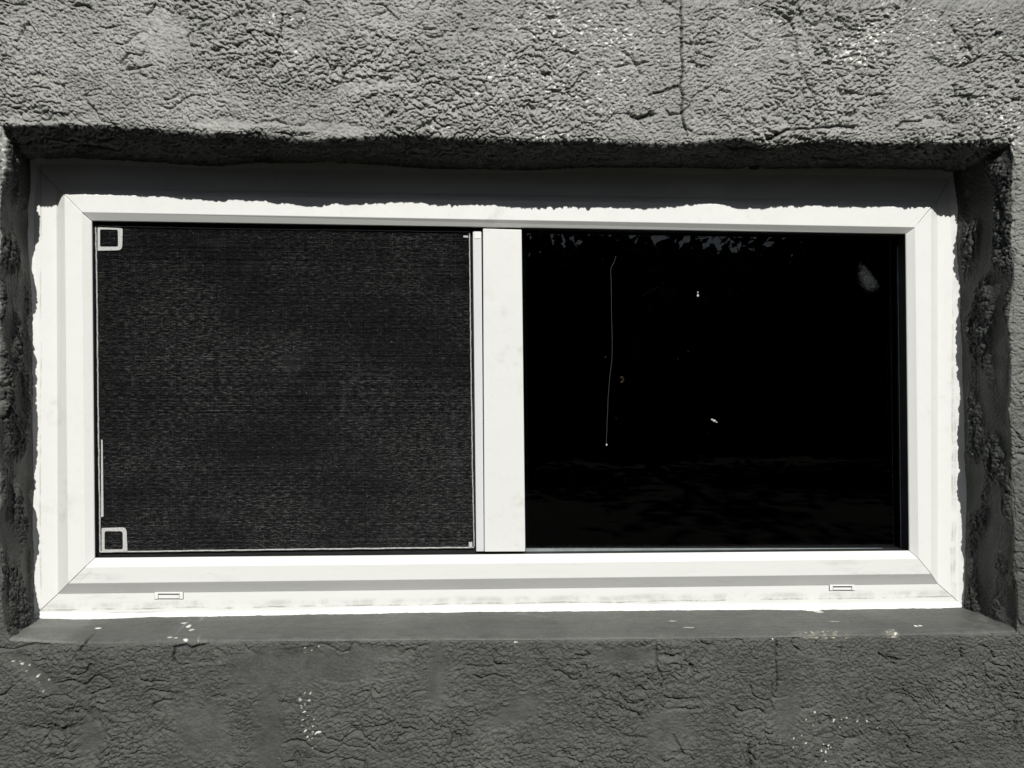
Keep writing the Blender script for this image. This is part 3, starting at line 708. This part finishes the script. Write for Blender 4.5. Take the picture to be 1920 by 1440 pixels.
# drainage covers on the bottom rail
def weep(c):
    (x0, y0, x1, y1) = c; Y = YF
    def q(a, b, c_, d): return pxquad([(a, d), (c_, d), (c_, b), (a, b)], Y)
    mb = MB(); w = (x1-x0)*0.12
    mb.slab(q(x0, y0, x0+w, y1), Y-0.0017, Y+0.001); mb.slab(q(x1-w, y0, x1, y1), Y-0.0017, Y+0.001)
    mb.slab(q(x0+w, y0, x1-w, y0+2.2), Y-0.0017, Y+0.001)
    o = mb.build('weep_cover', PVC, win); bevel(o, 0.0002, 1)
    m2 = MB(); m2.slab(q(x0-0.8, y0-0.8, x1+0.8, y1+1.0), Y-0.0003, Y+0.0005); s_ = m2.build('slot', GREYLINE, None)
    s_.parent = o
    m3 = MB(); m3.slab(q(x0+w+0.9, y0+4.8, x1-w-0.9, y1-0.9), Y-0.0012, Y+0.001); f_ = m3.build('flap', PVC, None)
    f_.parent = o
    return o
GREYLINE = mat_plain('recess_grey', (0.07, 0.07, 0.065), 0.7, 0.2)
weep((290.5,1110.5,343.5,1122.5)); weep((1555,1096.5,1602.5,1106.5))

# small things stuck to the bare glass
YG = 0.1116
mb = MB(); pts = [(1155,480),(1152,490),(1145,503),(1146,540),(1147,600),(1148,640),(1147,680),(1143,710),(1140,750),(1138,800),(1137,832)]
dn = []
for (a, b), (c, d) in zip(pts[:-1], pts[1:]):
    for k in range(4): dn.append(Vector(at(a+(c-a)*k/4+random.uniform(-.3, .3), b+(d-b)*k/4, YG)))
dn.append(Vector(at(*pts[-1], YG))); mb.tube(dn, 0.00016, 5)
th = mb.build('spider_thread', SILK); tag(th, 'long thin pale thread hanging down the dark glass right of the mullion', 'thread')
def fleck(px, py, rx, ry, label, parts=((0, 0, 1),)):
    bm = bmesh.new(); c = Vector(at(px, py, YG))
    for dx, dz, s in parts:
        bmesh.ops.create_icosphere(bm, subdivisions=2, radius=1, matrix=Matrix.Translation(c+Vector((dx*0.0007, 0, -dz*0.0007))) @ Matrix.Diagonal((rx*0.0007*s, 0.0005, ry*0.0007*s, 1)))
    for v in bm.verts: v.co += Vector((random.uniform(-1, 1), 0, random.uniform(-1, 1)))*0.00018
    me = bpy.data.meshes.new('dirt_fleck'); bm.to_mesh(me); bm.free(); me.materials.append(FLECK)
    o = link(bpy.data.objects.new('dirt_fleck', me)); tag(o, label, 'fleck', 'pale flecks stuck to the bare glass'); return o
fleck(1308.5, 552, 2.2, 2.6, 'tiny pale figure-eight fleck on the dark glass, upper of two', ((0, 2.2, 1), (0, -4, .65)))
fleck(1338, 788, 3.5, 2.0, 'tiny pale flat fleck on the dark glass, lower of two', ((-3, -1.5, 0.7), (1.5, 1, 1), (6, 4, .5)))
fleck(1137.5, 834, 1.4, 2.0, 'tiny pale speck at the lower end of the hanging thread')

# ------------------------------------------------------------------ what is behind the glass, and the ground before the wall
mb = MB(); x0, x1, y0, y1, z0, z1 = -1.6, 1.6, 0.1395, 3.6, -1.25, 1.0
mb.add([(x0,y0,z0),(x1,y0,z0),(x1,y1,z0),(x0,y1,z0),(x0,y0,z1),(x1,y0,z1),(x1,y1,z1),(x0,y1,z1)], [(0,1,2,3),(7,6,5,4),(1,5,6,2),(2,6,7,3),(3,7,4,0)])
mb.build('room_walls', ROOM)['kind'] = 'structure'
# ground: one sheet, gently uneven
gx = np.r_[-np.geomspace(150, 0.5, 26), np.linspace(-0.3, 0.3, 3), np.geomspace(0.5, 150, 26)]; gy = np.r_[-np.geomspace(150, 0.4, 34), 0.0, 0.4, 4, 20, 80]
V = [(x, y, -1.3+0.02*math.sin(x*1.3)*math.cos(y*1.1)) for x in gx for y in gy]; ny = len(gy)
Fc = [(i*ny+j, (i+1)*ny+j, (i+1)*ny+j+1, i*ny+j+1) for i in range(len(gx)-1) for j in range(ny-1)]
mesh_obj('ground', V, Fc, SOIL, None, True)['kind'] = 'structure'

# trees behind the photographer: the glass mirrors them
def leaves(rs, n, centers, rad, size):
    c = np.array(centers)[rs.randint(len(centers), size=n)]; d = rs.normal(size=(n, 3)); d /= np.linalg.norm(d, axis=1)[:, None]
    p = c+d*(rs.rand(n, 1)**0.45)*rad
    a = rs.normal(size=(n, 3)); a /= np.linalg.norm(a, axis=1)[:, None]; b = np.cross(a, rs.normal(size=(n, 3))); b /= np.linalg.norm(b, axis=1)[:, None]
    s = size*(0.6+0.8*rs.rand(n, 1))
    v = np.stack([p-a*s, p+b*s*0.5, p+a*s, p-b*s*0.5], 1).reshape(-1, 3)
    return v, [(4*i, 4*i+1, 4*i+2, 4*i+3) for i in range(n)]
def tree(x, y, hgt, cr, seed, label, mat):
    rs = np.random.RandomState(seed); root = empty('tree', (x, y, -1.3)); tag(root, label, 'tree', 'trees standing opposite the wall')
    mb = MB(); pts = [Vector((x+0.12*math.sin(k*1.3+seed), y+0.1*math.cos(k+seed), -1.35+hgt*0.85*k/7)) for k in range(8)]
    mb.tube(pts, [0.20*(1-0.1*k) for k in range(8)], 8); cs = []
    for k in range(13):
        i = 2+k % 5; a = k*2.4+seed; L_ = cr*(0.55+0.5*rs.rand()); b0 = pts[i]; e = b0+Vector((math.cos(a)*L_, math.sin(a)*L_, 0.5+0.9*rs.rand()))
        mid = b0.lerp(e, .5)+Vector((0, 0, .15)); mb.tube([b0, mid, e], [0.06, 0.04, 0.015], 5); cs += [tuple(e), tuple(mid)]
    mb.build('trunk', BARK, root, True)
    cs += [tuple(pts[-1]+Vector((0, 0, .5)))]
    v, f = leaves(rs, 1300 if 'sparse' in label else 9000, cs, cr*0.42, 0.15); mesh_obj('crown', v, f, mat, root)
spec = [(-15,-11,9.5,3.4,'wide dark tree at the far left of the row opposite'),(-9.5,-15.5,11.0,3.4,'dark bushy tree mirrored in the left half of the window'),(-4.3,-17,11.6,3.6,'tall dark tree mirrored behind the fly screen'),
        (-0.9,-16.5,11.4,2.7,'dark tree left of the thin one in the row opposite'),(3.4,-16,8.0,2.2,'thin sparse tree whose gaps show sky at the top of the bare glass'),(7.6,-16.8,11.6,3.2,'full dark tree mirrored in the right half of the bare glass'),(12.5,-16,11.2,3.6,'broad dark tree right of the middle of the row opposite'),(17,-11,9.5,3.4,'wide dark tree at the far right of the row opposite')]
for k, (x, y, hg, cr, lb) in enumerate(spec): tree(x, y, hg, cr, k+1, lb, LEAF1 if k % 2 else LEAF2)
rs = np.random.RandomState(9); cs = [(x+rs.uniform(-.4, .4), -19+rs.uniform(-1.2, 1.2), z) for x in np.arange(-22, 24, 0.9) for z in (-0.9, -0.2, 0.6, 1.3, 2.0, 2.5)]
v, f = leaves(rs, 80000, cs, 0.9, 0.22)
h_ = mesh_obj('hedge', v, f, LEAF1); tag(h_, 'dark unbroken hedge closing the garden opposite the wall', 'hedge', kind='stuff')
